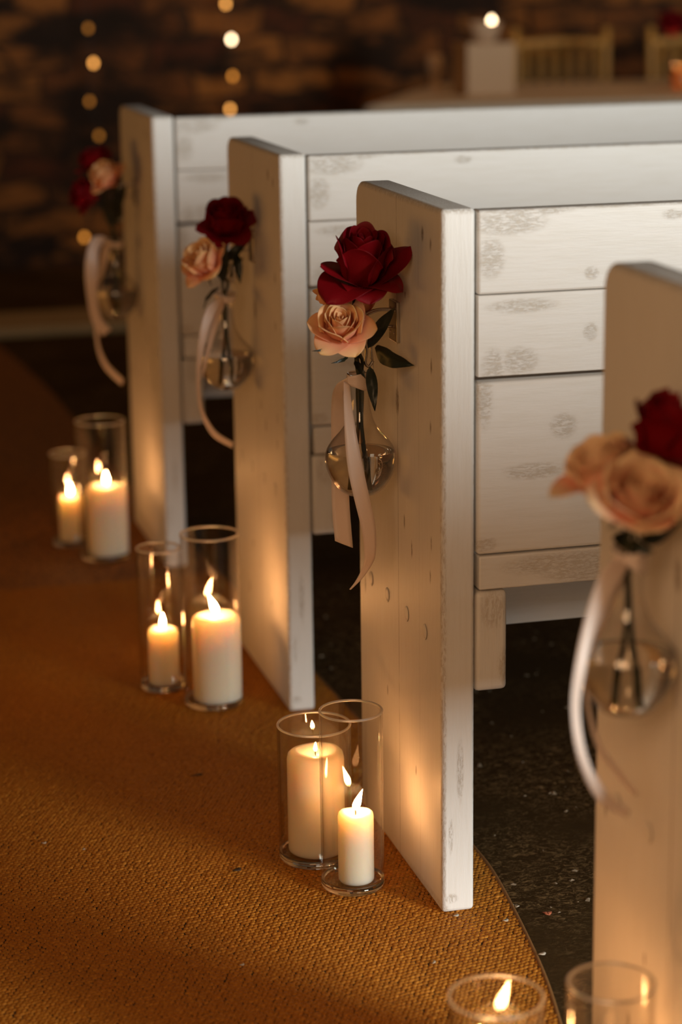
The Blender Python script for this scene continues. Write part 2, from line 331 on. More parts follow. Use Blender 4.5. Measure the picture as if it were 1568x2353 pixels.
# ---------------------------------------------------------------- aisle runner
edge = [(-.02, -1.3), (.0, -.75), (.022, -.45), (.046, -.337), (.072, -.209), (.094, -.056), (.112, .108), (.114, .22), (.108, .5), (.092, .9), (.072, 1.4), (.045, 1.9), (.015, 2.4), (-.012, 2.95), (-.020, 3.42), (-.038, 3.98), (-.095, 4.69), (-.13, 4.86)]
EP = catmull([(x, y, 0) for x, y in edge], 6)
ex = np.array([p.x for p in EP]); ey = np.array([p.y for p in EP])
def edge_x(y): return np.interp(y, ey, ex)
runner = thing('aisle_runner', 'orange-brown woven coir aisle runner with curved edge under the pew ends', 'carpet', (-0.5, 0, FL))
YS, YE, XL = -0.72, 1.75, -0.98
V = []; Fc = []
ys = np.linspace(-1.3, 4.86, 140)
for y in ys:
    x = float(edge_x(y)); V += [(-1.7, y, FL), (-1.7, y, -0.0020), (x-.003, y, -0.0020), (x, y, -.0030), (x, y, FL)]
for i in range(len(ys)-1):
    for k in range(4): Fc.append((i*5+k, (i+1)*5+k, (i+1)*5+k+1, i*5+k+1))
b1 = mesh_obj('backing', [(v[0]+.5, v[1], v[2]-FL) for v in V], Fc, M['backing'], runner, smooth=False)
V = []; Fc = []
for k, p in enumerate(EP):
    a = EP[max(k-1, 0)]; b = EP[min(k+1, len(EP)-1)]; d = (b-a).normalized(); n_ = Vector((-d.y, d.x, 0))
    for (o_, z) in ((0.0055, -.0018), (0.004, .0002), (0.0008, .0002), (-.0006, -.0016), (-.0006, FL)): q_ = p + n_*o_; V.append((q_.x+.5, q_.y, z-FL))
for k in range(len(EP)-1):
    for i in range(4): Fc.append((k*5+i, k*5+i+1, k*5+i+6, k*5+i+5))
mesh_obj('edge_binding', V, Fc, simple('frayed_coir_edge', (0.24, 0.095, 0.016), 0.8, var=0.8, scale=120, bump=0.6).m, runner)
# far part, past what the eye can resolve
V = []; Fc = []; ys = np.linspace(YE-0.02, 4.85, 70)
for y in ys: x = float(edge_x(y)); V += [(-1.69+.5, y, 0.0055), (x-.004+.5, y, 0.0055)]
for i in range(len(ys)-1): Fc.append((i*2, i*2+1, i*2+3, i*2+2))
o = mesh_obj('far_weave', V, Fc, M['coir_far'], runner, smooth=False)
# woven loops
A_, B_ = 0.0060, 0.0090; th = math.radians(65)
e2 = np.array([math.cos(th), math.sin(th)]); e1 = np.array([math.sin(th), -math.cos(th)])
rng = np.random.default_rng(3)
ii, jj = np.meshgrid(np.arange(-420, 420), np.arange(-420, 420), indexing='ij'); ii = ii.ravel(); jj = jj.ravel()
px = ii[:, None]*A_*e1 + (jj + 0.5*(ii % 2))[:, None]*B_*e2
ok = (px[:, 1] > YS) & (px[:, 1] < YE) & (px[:, 0] > XL) & (px[:, 0] < edge_x(px[:, 1]) - 0.004)
px = px[ok] + rng.normal(0, 0.00045, (ok.sum(), 2)); nS = len(px)
rings = [(1.0, 0.0), (0.84, 0.72), (0.0, 1.0)]; K = 8
tmpl = []
for (rr, zz) in rings[:2]:
    for k in range(K):
        a = 2*math.pi*k/K; tmpl.append((rr*math.cos(a), rr*math.sin(a), zz))
tmpl.append((0, 0, 1.0)); tmpl = np.array(tmpl)
ft = []
for k in range(K): ft.append((k, (k+1) % K, K+(k+1) % K, K+k))
tri = [(K+k, K+(k+1) % K, 2*K) for k in range(K)]
ang = th + math.radians(-34) + rng.normal(0, 0.22, nS); L = 0.0043*(1+rng.normal(0, 0.10, nS)); Wd = 0.0036*(1+rng.normal(0, 0.10, nS)); Hh = 0.0023*(1+rng.normal(0, 0.14, nS))
ca, sa = np.cos(ang)[:, None], np.sin(ang)[:, None]
tx = tmpl[:, 0][None]*L[:, None]; ty = tmpl[:, 1][None]*Wd[:, None]
X = px[:, 0:1] + tx*ca - ty*sa; Y = px[:, 1:2] + tx*sa + ty*ca
tilt = tmpl[:, 0][None]*0.0005
Zz = -0.0022 + tmpl[:, 2][None]*Hh[:, None] + tilt*(tmpl[:, 2][None] > 0)
co = np.stack([X + 0.5, Y, Zz - FL], -1).reshape(-1, 3)
nv = len(tmpl); base = (np.arange(nS)*nv)
loops = []; 
q = (np.array(ft)[None] + base[:, None, None]).reshape(-1); t3 = (np.array(tri)[None] + base[:, None, None]).reshape(-1)
me = bpy.data.meshes.new('woven_loops'); me.vertices.add(len(co)); me.vertices.foreach_set('co', co.ravel())
me.loops.add(len(q)+len(t3)); me.loops.foreach_set('vertex_index', np.concatenate([q, t3]))
nq, nt = len(q)//4, len(t3)//3; me.polygons.add(nq+nt)
me.polygons.foreach_set('loop_start', np.concatenate([np.arange(nq)*4, nq*4 + np.arange(nt)*3]))
me.polygons.foreach_set('loop_total', np.concatenate([np.full(nq, 4), np.full(nt, 3)]))
me.polygons.foreach_set('use_smooth', np.ones(nq+nt, bool)); me.update(calc_edges=True); me.validate()
me.materials.append(M['coir']); o = bpy.data.objects.new('woven_loops', me); C.objects.link(o); o.parent = runner; o['kind'] = 'stuff'

# ---------------------------------------------------------------- pews
LEN = 3.0; HP = 0.939; WP = 0.4085; T = 0.045
def panel_prof():
    pts = []
    def arc(cy_, cz, r, a0, a1, n=6):
        for k in range(n+1):
            a = math.radians(a0 + (a1-a0)*k/n); pts.append((cy_ + r*math.cos(a), cz + r*math.sin(a)))
    pts.append((0.0, 0.0)); pts.append((WP, 0.0)); arc(WP-.03, HP-.03, .03, 0, 90); arc(.006, HP-.006, .006, 90, 180, 3)
    return pts
def extrude_x(prof, x0, x1):
    n = len(prof); v = [(x0, a, b) for a, b in prof] + [(x1, a, b) for a, b in prof]
    f = [tuple(range(n))[::-1], tuple(range(n, 2*n))] + [(i, (i+1) % n, n+(i+1) % n, n+i) for i in range(n)]
    return v, [tuple(reversed(q)) for q in f]
def make_pew(label):
    t = thing('church_pew', label, 'pew', (0, 0, 0), 'white painted pews beside the aisle')
    for x0 in (0.0, LEN-T):
        bevel(mesh_obj('end_panel', *extrude_x(panel_prof(), x0, x0+T), M['panel'], t, True, 25), 0.009, 4, 35)
    x0, x1 = T+.0045, LEN-T-.0045
    def plank(name, y0, y1, z0, z1, m, bw, xa=x0, xb=x1):
        return bevel(mesh_obj(name, *box(xa, xb, y0, y1, z0, z1), M[m], t, True, 25), bw, 3)
    plank('backrest_plank', .0035, .0315, Z1+.0006, HP-.004, 'plank_top', .0035)
    plank('backrest_plank', .0035, .0315, Z2+.0035, Z1-.0004, 'plank_mid', .0012)
    plank('backrest_plank', .0045, .0315, Z3+.0008, Z2-.004, 'plank_low', .005)
    plank('back_rail', .0055, .0335, Z4, Z3-.002, 'rail', .0025, x0+.003)
    plank('seat_plank', .036, .20, Z4-.002, Z4+.026, 'seat', .003); plank('seat_plank', .204, .40, Z4-.002, Z4+.026, 'seat', .004)
    plank('seat_apron', .29, .318, .301, Z4-.004, 'seat', .003, T+.05, LEN-T-.05)
    for xa in (T+.004, LEN-T-.049):
        bevel(mesh_obj('seat_cleat', *box(xa, xa+.045, .012, .385, .303, .4395 if xa < 1 else .4395), M['cleat'], t, True, 25), .007, 3)
    for yy in (.342, .257, .161, .075):
        prof = [(0.0, .0009), (.006, .0009), (.0098, .0005), (.0104, -.001)]
        v, f = lathe(prof, 28); v = [(-z, yy + a, .373 + b) for a, b, z in v]
        pl = mesh_obj('wood_plug', v, f, M['panel'], t)
        v = []; f = []
        for k in range(15):
            a = math.radians(-78 + 146*k/14); wd = .0004 + .0012*math.sin(math.pi*k/14)
            v += [(-.0009, yy - .0106*math.cos(a), .373 - .0106*math.sin(a)*1.05), (-.0009, yy - (.0106+wd)*math.cos(a), .373 - (.0106+wd)*math.sin(a)*1.05)]
        for k in range(14): f.append((2*k, 2*k+1, 2*k+3, 2*k+2))
        mesh_obj('crack', v, f, M['crack'], pl, False)
    br_ = bevel(mesh_obj('wall_bracket', *box(-.0050, 0.0, .184, .222, .742, .797), M['metal'], t, False), .0012, 2)
    w1_ = tube([(-.004, .203, .785), (-.025, .203, .786), (-.045, .203, .780), (-.052, .203, .768), (-.047, .200, .755), (-.043, .198, .735), (-.045, .197, .716), (-.040, .197, .711), (-.034, .198, .718)], .0021)
    w2_ = tube([(-.004, .206, .762), (-.026, .206, .760), (-.034, .204, .752), (-.036, .200, .735), (-.035, .198, .716)], .0019)
    w3_ = tube([(-.004, .190, .785), (-.028, .192, .786), (-.050, .196, .775), (-.055, .198, .757), (-.050, .199, .735)], .0014)
    mesh_obj('hook', *merge(w1_, w2_, w3_), M['metal'], br_)
    for (a, b) in ((.194, .786), (.212, .786), (.194, .754), (.212, .754)):
        v, f = lathe([(0, .0016), (.002, .0012), (.0026, 0)], 10); mesh_obj('screw', [(-.005-z, a+p, b+q_) for p, q_, z in v], f, M['metal'], br_)
    return t
def copy_tree(o, parent=None):
    c = o.copy(); C.objects.link(c); c.parent = parent
    for ch in list(o.children): copy_tree(ch, c)
    return c
pew1 = make_pew('white painted pew in sharp focus, its end panel just right of the sharp candle vases')
PEWS = {1: (0.0, 0.0), 2: (-0.0096, 0.8438), 3: (-0.0487, 1.8025), 0: (0.0202, -0.9025)}
for k, lab in ((2, 'white painted pew second from the back, red and peach roses hanging from its end'), (3, 'blurred white pew at the back, in front of the stone wall and table'), (0, 'nearest white pew, cut off by the right edge of the photo')):
    c = copy_tree(pew1); c.location = (*PEWS[k], 0); c['label'] = lab

# ---------------------------------------------------------------- candles in glass cylinders
def flame_mesh(h, r, lean):
    prof = [(0.0, 0.0), (.55, .06), (.90, .18), (1.0, .30), (.86, .48), (.60, .66), (.32, .83), (.10, .95), (0.0, 1.0)]
    v, f = lathe([(a*r, b*h) for a, b in prof], 16)
    return [(x + lean[0]*(z/h)**1.5*h, y + lean[1]*(z/h)**1.5*h, z) for x, y, z in v], f
def candle(x, y, r, h, label, lean=(0.2, 0), fl=.024, power=1.1, z0=.013, hollow=0.0):
    t = thing('pillar_candle', label, 'candle', (x, y, z0), 'cream pillar candles in glass cylinders')
    e = min(.013, r*.32)
    prof = [(0, 0), (r*.93, 0), (r*.985, .002), (r, .005), (r, h-e), (r-e*.12, h-e*.42), (r-e*.45, h-e*.1), (r-e, h), (r*.55, h-.0022-hollow*.7), (r*.2, h-.004-hollow), (0, h-.0042-hollow)]
    ph = random.random()*6
    v, f = lathe(prof, 56, wob=lambda a, rr, z: .0012*math.sin(2*a+ph)*(z/h)**3)
    mesh_obj('wax_body', v, f, M['wax'], t)
    zt = h-.0045-hollow
    mesh_obj('wick', *tube([(0, 0, zt-.003), (0, 0, zt+.005), (-.0015, -.0005, zt+.0085)], .0009, 8), M['wick'], t)
    v, f = flame_mesh(fl, fl*.19, lean); fo = mesh_obj('flame', [(a, b, c+zt+.006) for a, b, c in v], f, M['flame'], t)
    return t
def cyl_vase(x, y, R, h, label, flare=1.0):
    t = thing('glass_cylinder_vase', label, 'vase', (x, y, 0), 'clear glass cylinder vases on the aisle runner')
    wl = .0024; zb = .010
    # wall: outer and inner skin
    v1, f1 = lathe([(R, zb), (R, h*.5), (R, h-.0015)], 96); v2, f2 = lathe([(R-wl, zb), (R-wl, h-.0015)], 96)
    mesh_obj('glass_wall', *merge((v1, f1), (v2, [tuple(reversed(q_)) for q_ in f2])), M['glass'], t)
    prof = [(R-wl/2 + wl*.75*math.cos(a), h + wl*.75*math.sin(a)) for a in [2*math.pi*k/10 for k in range(11)]]
    mesh_obj('rim', *lathe(prof, 96), M['rim'], t)
    prof = [(0, .0005), (R*.86, .0003), (R*.97, .0025), (R+.0002, .006), (R+.0002, zb+.003), (R-wl*1.1, zb+.0035), (R*.88, zb), (R*.6, zb-.0008), (0, zb-.001)]
    mesh_obj('thick_base', *lathe(prof, 96), M['thick'], t); return t
CV = [  # x, y, R, H, candle r, candle h, dx, dy, lean, flame, label words
 (-.091, .122, .0435, .255, .0247, .100, .004, -.004, (.35, .0), .030, 'tall clear glass cylinder standing against the focused pew end, small candle inside', 'short slim lit candle in the sharp tall glass nearest the focused pew'),
 (-.116, .232, .0520, .200, .0405, .150, .0025, .004, (.05, .0), .014, 'wide low glass cylinder just left of and behind the tall sharp one', 'thick tall cream candle in the wide low glass behind the sharp tall one'),
 (-.194, 1.034, .0385, .255, .0268, .100, .003, -.004, (.02, .0), .026, 'slim glass cylinder on the left of the pair by the second pew end', 'smaller candle of the pair beside the second pew end'),
 (-.124, .925, .0500, .302, .0415, .150, .007, -.004, (-.35, .0), .034, 'tall wide glass cylinder on the right of the pair by the second pew end', 'thick candle with leaning flame in the wide glass by the second pew end'),
 (-.160, 1.925, .0530, .300, .0430, .150, .008, -.004, (.0, .0), .028, 'blurred tall glass cylinder beside the farthest pew end', 'blurred thick candle beside the farthest pew end'),
 (-.215, 2.056, .0400, .205, .0265, .100, .002, -.004, (.0, .0), .028, 'small blurred glass cylinder furthest left, behind the tall one by the farthest pew', 'blurred small candle furthest left, behind the thick one by the farthest pew'),
 (-.135, -.623, .0500, .200, .0400, .122, -.004, .0, (-.40, .1), .034, 'blurred glass cylinder at the bottom edge, left of the other one there, flame inside', 'candle with bright flame at the bottom edge of the photo'),
 (-.049, -.724, .0440, .252, .0247, .100, -.002, .0, (.1, .0), .026, 'blurred glass cylinder at the bottom edge in front of the nearest pew end', 'small candle low inside the glass by the nearest pew end'),
]
for (x, y, R, h, cr_, ch, dx, dy, ln, fl, lv, lc) in CV:
    cyl_vase(x, y, R, h, lv); candle(x+dx, y+dy, cr_, ch, lc, ln, fl, power=0.42, z0=.0105, hollow=.004 if fl < .02 else 0)

# ---------------------------------------------------------------- roses
def petal(theta, rb, rm, rtop, z0, h, wang, curl, seed, nu=9, nv=10, roll=0.0):
    rs = random.Random(seed); v = []; f = []; pv = []
    p1, p2 = rs.random()*6, rs.random()*6; notch = rs.uniform(-.3, .3)
    for j in range(nv+1):
        t = j/nv
        for i in range(nu+1):
            u = -1 + 2*i/nu
            wv = math.sin(min(1, .16 + t*1.35)*math.pi/2)
            th_ = theta + u*wang*wv
            r = rb + (rm-rb)*math.sin(min(1, t/.55)*math.pi/2)
            if t > .5: r += (rtop-rm)*((t-.5)/.5)**1.3
            hh = h*(1 - .30*abs(u)**2.4 + .05*notch*u)
            z = z0 + hh*t
            c = max(0, (t-.72)/.28); c2 = max(0, (abs(u)-.55)/.45)
            r += curl*(c**1.6)*(1 - .2*u*u) + curl*.8*c2*c2*t
            z -= curl*.55*c**2.2 + abs(curl)*.25*c2**2*t
            r += .035*rm*math.sin(3.1*u + p1 + 2*t)*t; z += .02*h*math.sin(4.3*u + p2)*t*t
            v.append((r*math.cos(th_), r*math.sin(th_), z)); pv.append(max(t, abs(u)*t))
    for j in range(nv):
        for i in range(nu):
            a = j*(nu+1)+i; f.append((a, a+1, a+nu+2, a+nu+1))
    return v, f, pv
def guard(theta, R_, gr, gh, gw, gc, seed, nu=10, nv=14):
    """an outer petal that bends away from the bloom; lies along an arc whose slope turns from steep to flat or drooping"""
    rs = random.Random(seed); v = []; f = []; pv = []
    phi0, phi1 = math.radians(62 - 25*(gr-1)), math.radians(66 - 230*gc)
    Lp = R_*(.95 + 1.35*gh); W_ = R_*(1.0 + 1.15*gw); p1 = rs.random()*6
    r, z = R_*.16, 0.0; er = Vector((math.cos(theta), math.sin(theta), 0)); et = Vector((-math.sin(theta), math.cos(theta), 0))
    for j in range(nv+1):
        t = j/nv; phi = phi0 + (phi1-phi0)*t**1.5
        if j: r += math.cos(phi)*Lp/nv; z += math.sin(phi)*Lp/nv
        wv = W_*.5*max(.0, math.sin(math.pi*min(1, .10 + .90*t**.85)))**.55*(1 + .10*t)
        nrm = er*(-math.sin(phi)) + Vector((0, 0, math.cos(phi)))
        for i in range(nu+1):
            u = -1 + 2*i/nu
            cup = (1-t)*1.0 - .35*t*t
            p = er*r + Vector((0, 0, z)) + et*(u*wv) + nrm*(cup*wv*.42*u*u) + nrm*(.045*R_*math.sin(2.6*u + p1 + 2.2*t)*t + .03*R_*math.sin(7*u+p1)*max(0, t-.6))
            v.append(tuple(p)); pv.append(max(t, abs(u)*t))
    for j in range(nv):
        for i in range(nu):
            a = j*(nu+1)+i; f.append((a, a+1, a+nu+2, a+nu+1))
    return v, f, pv
def petal_obj(name, parts, m, parent):
    V = []; Fs = []; PV = []
    for v, f, p in parts:
        o_ = len(V); V += v; Fs += [tuple(i+o_ for i in q_) for q_ in f]; PV += p
    o_ = mesh_obj(name, V, Fs, m, parent)
    a = o_.data.attributes.new('pv', 'FLOAT', 'POINT'); a.data.foreach_set('value', PV)
    s = o_.modifiers.new('thick', 'SOLIDIFY'); s.thickness = .0005; s.offset = 0
    s = o_.modifiers.new('soft', 'SUBSURF'); s.levels = 1; s.render_levels = 1
    return o_
def leaf_mesh(p0, p1, width, sag, side):
    p0, p1 = Vector(p0), Vector(p1); d = p1-p0; L_ = d.length; d.normalize(); s = Vector(side); s = (s - d*s.dot(d)).normalized(); n = d.cross(s)
    v = []; f = []; NL, NW = 12, 6
    for j in range(NL+1):
        t = j/NL; wd = width*(math.sin(math.pi*min(1, t**.8))**.8)*(1-.25*t) if 0 < t < 1 else width*.03
        c = p0 + d*L_*t + n*sag*math.sin(math.pi*t) + Vector((0, 0, -abs(sag)*.5*t*t))
        for i in range(NW+1):
            u = -1+2*i/NW
            v.append(c + s*wd*.5*u + n*(abs(u)*wd*.16 + .0008*math.sin(18*t+3*u)))
    for j in range(NL):
        for i in range(NW):
            a = j*(NW+1)+i; f.append((a, a+1, a+NW+2, a+NW+1))
    return v, f
def rose(center, axis, R, H, kind, label, group, seed, stem_pts, guards=(), leaves=(), detail=True, openness=1.0):
    m = M[kind]; axis = Vector(axis).normalized(); rot = axis.to_track_quat('Z', 'Y').to_matrix().to_4x4()
    t = bpy.data.objects.new('rose', None); C.objects.link(t); t['label'] = label; t['category'] = 'rose'; t['group'] = group
    t.empty_display_size = .02
    # azimuth zero of the head points to world -X as nearly as it can
    ex_ = Vector((-1, 0, 0)); ex_ = (ex_ - axis*ex_.dot(axis)).normalized(); ey_ = axis.cross(ex_)
    basep = Vector(center) - axis*H*.5
    mw = Matrix(((ex_.x, ey_.x, axis.x, basep.x), (ex_.y, ey_.y, axis.y, basep.y), (ex_.z, ey_.z, axis.z, basep.z), (0, 0, 0, 1)))
    t.matrix_world = mw; inv = mw.inverted(); rs = random.Random(seed)
    core = []
    for k in range(11):
        q_ = k/10; r = R*(.07 + .43*q_)
        core.append(petal(k*2.4 + rs.random()*.3, R*.05, r*1.1, r*.94, H*.12, H*(.80 + .10*q_), 1.5-.35*q_, R*.03*(1+2*q_), seed*50+k))
    petal_obj('bud_centre', core, m, t)
    a0 = rs.random()*6
    for k in range(5):
        petal_obj('petal', [petal(a0 + k*1.2566 + rs.uniform(-.1, .1), R*.10, R*.66, R*.68, H*.06, H*(.93+rs.uniform(-.03, .03)), .98, R*.11*openness, seed*50+20+k)], m, t)
    for k in range(5):
        petal_obj('petal', [petal(a0 + .6 + k*1.2566 + rs.uniform(-.15, .15), R*.12, R*.84, R*.93, H*.02, H*(.90+rs.uniform(-.04, .04)), .88, R*.20*openness, seed*50+30+k)], m, t)
    for k, (ga, gr, gh, gw, gc) in enumerate(guards):
        petal_obj('petal', [guard(math.radians(ga), R, gr, gh, gw, gc, seed*50+40+k)], m, t)
    # calyx and sepals
    v, f = lathe([(0, -.012), (.003, -.010), (.0075, -.004), (.0085, .002), (.0060, .006)], 16); mesh_obj('calyx', v, f, M['leaf'], t)
    for k in range(5):
        a = k*1.2566 + seed; mesh_obj('sepal', *leaf_mesh((.006*math.cos(a), .006*math.sin(a), 0), (R*.8*math.cos(a), R*.8*math.sin(a), -.004 - .012*rs.random()), .007, .003, (-math.sin(a), math.cos(a), 0)), M['leaf'], t)
    pts = [basep - axis*.004] + [Vector(p) for p in stem_pts]
    st = mesh_obj('stem', *tube([inv @ p for p in pts], .0027, 10, 6, lambda q_: 1 + .12*math.sin(q_*19)), M['stem'], t)
    for (b0, b1, wd, sg, sd) in leaves:
        v, f = leaf_mesh(b0, b1, wd, sg, sd); mesh_obj('leaf', [inv @ Vector(p) for p in v], f, M['leaf'], st)
    return t

# ---------------------------------------------------------------- hanging bud vases
def bud_vase(loc, label, grp='hanging glass bud vases on the pew ends'):
    t = thing('hanging_bud_vase', label, 'vase', loc, grp)   # origin at the bottom of the bulb
    prof = [(0, .0), (.014, .0006), (.0245, .005), (.034, .014), (.0415, .026), (.0465, .039), (.0480, .051), (.0462, .063), (.0395, .0745), (.030, .0855), (.0215, .097), (.0168, .109), (.0140, .124), (.0132, .140), (.0140, .153), (.0154, .166)]
    P_ = [Vector((a, b, 0)) for a, b in prof]; P_ = [(max(0, p.x), p.y) for p in catmull(P_, 4)]
    inner = [(max(0, r-.0014), z+.0012) for r, z in P_]
    v1, f1 = lathe(P_, 72); v2, f2 = lathe(inner, 72)
    mesh_obj('glass_body', *merge((v1, f1), (v2, [tuple(reversed(q_)) for q_ in f2])), M['bulbglass'], t)
    prof = [(.0158 + .0016*math.cos(a), .167 + .0014*math.sin(a)) for a in [2*math.pi*k/8 for k in range(9)]]
    prof2 = [(.0156 + .0012*math.cos(a), .160 + .0011*math.sin(a)) for a in [2*math.pi*k/8 for k in range(9)]]
    mesh_obj('lip', *merge(lathe(prof, 48), lathe(prof2, 48)), M['thick'], t)
    wp = [(max(0, r-.0022), z+.0018) for r, z in P_ if z < .063]
    wl = wp[-1]; wp += [(wl[0]*.96, wl[1]+.0002), (0, wl[1])]
    mesh_obj('water', *lathe(wp, 72), M['water'], t)
    mesh_obj('wire_loop', *tube([(.0165*math.cos(a), .0165*math.sin(a), .156+.002*math.sin(2*a)) for a in [2*math.pi*k/16 for k in range(17)]] + [(.020, .004, .165), (.020, .006, .182), (.016, .004, .186)], .0007, 6, 3), M['metal'], t)
    return t
def ribbon(label, knot, tails, band=True):
    """tails: list of (left pixels, right pixels, depth y list)"""
    t = thing('satin_ribbon', label, 'ribbon', knot, 'blush satin ribbons tied round the vase necks')
    kx = Vector(knot)
    for (Lp, Rp, Y_) in tails:
        Lw = catmull([at(u, v, y=y)-kx for (u, v), y in zip(Lp, Y_)], 6); Rw = catmull([at(u, v, y=y)-kx for (u, v), y in zip(Rp, Y_)], 6)
        v = []; f = []; NW = 4
        for i, (a, b) in enumerate(zip(Lw, Rw)):
            for k in range(NW+1):
                s = k/NW; p = a.lerp(b, s); p.y += .0012*math.sin(math.pi*s)*math.sin(i*.35); v.append(p)
        for i in range(len(Lw)-1):
            for k in range(NW):
                q_ = i*(NW+1)+k; f.append((q_, q_+1, q_+NW+2, q_+NW+1))
        o_ = mesh_obj('tail', v, f, M['ribbon'], t); s = o_.modifiers.new('thick', 'SOLIDIFY'); s.thickness = .0005
    return t
def knot_and_band(t, off, cx, cy_, r=.0170, h=.011):
    v, f = lathe([(r, -h*.5), (r+.0012, 0), (r, h*.5)], 32, cx, cy_, wob=lambda a, rr, z: .003*math.cos(a-2.0)); mesh_obj('band', v, f, M['ribbon'], t)
    v, f = lathe([(0, -.0060), (.004, -.0052), (.0062, -.001), (.0058, .003), (.003, .0058), (0, .0062)], 14)
    mesh_obj('knot', [(x*.9+off[0], y*.8+off[1], z+off[2] + .0015*math.sin(x*900)) for x, y, z in v], f, M['ribbon'], t)

RG = 'roses in the hanging bud vases'
def arrangement(k, dvx=-.055, dvy=.19, dz=0):
    px_, py_ = PEWS[k]; return Vector((px_+dvx, py_+dvy, .5365+dz))

# --- focused pew
B1 = arrangement(1); bud_vase(B1, 'clear bulb-shaped glass bud vase hanging in sharp focus, half full of water')
nk = B1 + Vector((0, 0, .16))
def stems(b, seed, end):
    rs = random.Random(seed)
    return [b + Vector((rs.uniform(-.005, .005), rs.uniform(-.005, .005), .185)), b + Vector((rs.uniform(-.004, .004), rs.uniform(-.004, .004), .150)), b + Vector((end[0]*.25, end[1]*.25, .095)), b + Vector((end[0]*.75, end[1]*.75, .050)), b + Vector((end[0], end[1], .016))]
rose(at(833, 598, y=.135), (-.02, -.34, .94), .0335, .085, 'red', 'large deep red rose in sharp focus, topmost in the bunch on the focused pew', RG, 11, stems(B1, 1, (.006, -.006)),
     guards=[(38, 1.65, .95, 1.05, .50), (88, 1.30, .62, .75, .52), (2, 1.4, .75, .6, .20), (182, 1.75, 1.12, .85, .10), (140, 1.35, .72, .60, .46), (215, 1.5, .85, .65, .08)],
     leaves=[(at(862, 800, y=.16), at(952, 834, x=-.004), .030, .006, (0, -.35, 1)), (at(846, 800, y=.16), at(908, 702, y=.14), .020, .006, (.9, -.2, -.5)), (at(850, 842, y=.15), at(862, 940, y=.14), .017, -.006, (1, -.3, 0))])
rose(at(785, 746, y=.125), (-.22, -.66, .72), .0262, .050, 'peach', 'peach rose in sharp focus, open towards the camera, above the tied ribbon', RG, 12, stems(B1, 2, (-.010, .004)),
     guards=[(45, 1.50, .78, .70, .35), (100, 1.45, .72, .75, .40), (160, 1.45, .72, .70, .30), (345, 1.30, .75, .7, .25), (230, 1.2, .8, .7, .2)],
     leaves=[(at(800, 820, y=.14), at(762, 830, y=.12), .006, -.006, (0, 0, 1)), (at(770, 800, y=.13), at(717, 800, y=.11), .006, -.008, (0, 0, 1))])
rose(at(803, 684, y=.215), (-.15, -.15, .97), .0365, .066, 'peach', 'peach rose half hidden behind the large sharp red rose', RG, 13, stems(B1, 3, (.010, .008)), guards=[(30, 1.1, .9, .8, .1), (160, 1.15, .9, .8, .1)],
     leaves=[(at(815, 830, y=.17), at(840, 868, y=.15), .010, .003, (1, 0, .3))])
t = ribbon('blush satin ribbon in sharp focus with two tails hanging over the glass bulb', nk + Vector((-.012, -.018, .0)), [
    ([(798, 868), (772, 886), (762, 930), (762, 1050), (763, 1160), (770, 1243)], [(803, 884), (790, 905), (800, 960), (801, 1050), (803, 1150), (811, 1259)], [.175, .20, .235, .250, .245, .235]),
    ([(790, 876), (790, 930), (793, 1010), (800, 1080), (815, 1150), (832, 1220), (838, 1275), (832, 1306), (816, 1337), (803, 1354)], [(804, 884), (809, 930), (820, 1000), (836, 1080), (851, 1150), (863, 1210), (864, 1268), (856, 1295), (834, 1327), (806, 1355)], [.165, .150, .134, .128, .130, .135, .145, .160, .168, .170]),
    ([(798, 866), (820, 862), (838, 858), (850, 862)], [(800, 884), (820, 892), (838, 898), (850, 897)], [.166, .160, .168, .190])])
kk = nk + Vector((-.012, -.018, .0)); knot_and_band(t, (-.0035, -.003, .0005), .012, .018)

# --- second pew
B2 = arrangement(2, -.052, .20, -.012); bud_vase(B2, 'softly blurred glass bud vase hanging on the second pew end')
rose(at(521, 505, y=1.02), (-.12, -.50, .86), .0315, .070, 'red', 'dark red rose at the top of the bunch on the second pew', RG, 21, stems(B2, 21, (.006, -.006)),
     guards=[(60, 1.35, .80, .65, .40), (110, 1.30, .82, .65, .40), (10, 1.3, .75, .6, .3), (190, 1.45, .85, .6, .3)],
     leaves=[(at(540, 580, y=1.05), at(552, 650, y=1.03), .018, .004, (1, 0, 0)), (at(515, 640, y=1.04), at(482, 560, y=1.0), .010, -.008, (.6, 0, .5)), (at(505, 660, y=1.04), at(468, 705, y=1.0), .010, .006, (0, 0, 1)), (at(520, 600, y=1.04), at(575, 545, y=1.03), .020, .004, (.5, 0, 1)), (at(530, 640, y=1.05), at(560, 590, y=1.03), .022, .004, (1, 0, .5))])
rose(at(468, 598, y=1.00), (-.62, -.40, .66), .0270, .062, 'peach', 'peach rose left of and below the dark red one on the second pew', RG, 22, stems(B2, 22, (-.008, .004)),
     guards=[(30, 1.35, .85, .7, .35), (330, 1.3, .85, .7, .3), (100, 1.2, .8, .7, .3), (180, 1.2, .85, .7, .2)], leaves=[(at(512, 650, y=1.02), at(520, 560, y=1.01), .022, .004, (1, 0, 0))])
k2 = B2 + Vector((-.010, -.016, .16))
t = ribbon('blush ribbon on the second pew curving out to one side in an arc', k2, [
    ([(508, 684), (478, 705), (459, 760), (451, 860), (458, 940), (486, 1000), (534, 1030)], [(512, 698), (494, 722), (474, 780), (461, 860), (466, 934), (494, 988), (536, 1016)], [1.02, 1.00, .99, .985, .985, 1.0, 1.02]),
    ([(508, 686), (492, 716), (476, 790), (464, 850)], [(516, 700), (505, 735), (486, 800), (466, 870)], [1.03, 1.02, 1.01, 1.0])])
knot_and_band(t, (0, 0, 0), .010, .016)

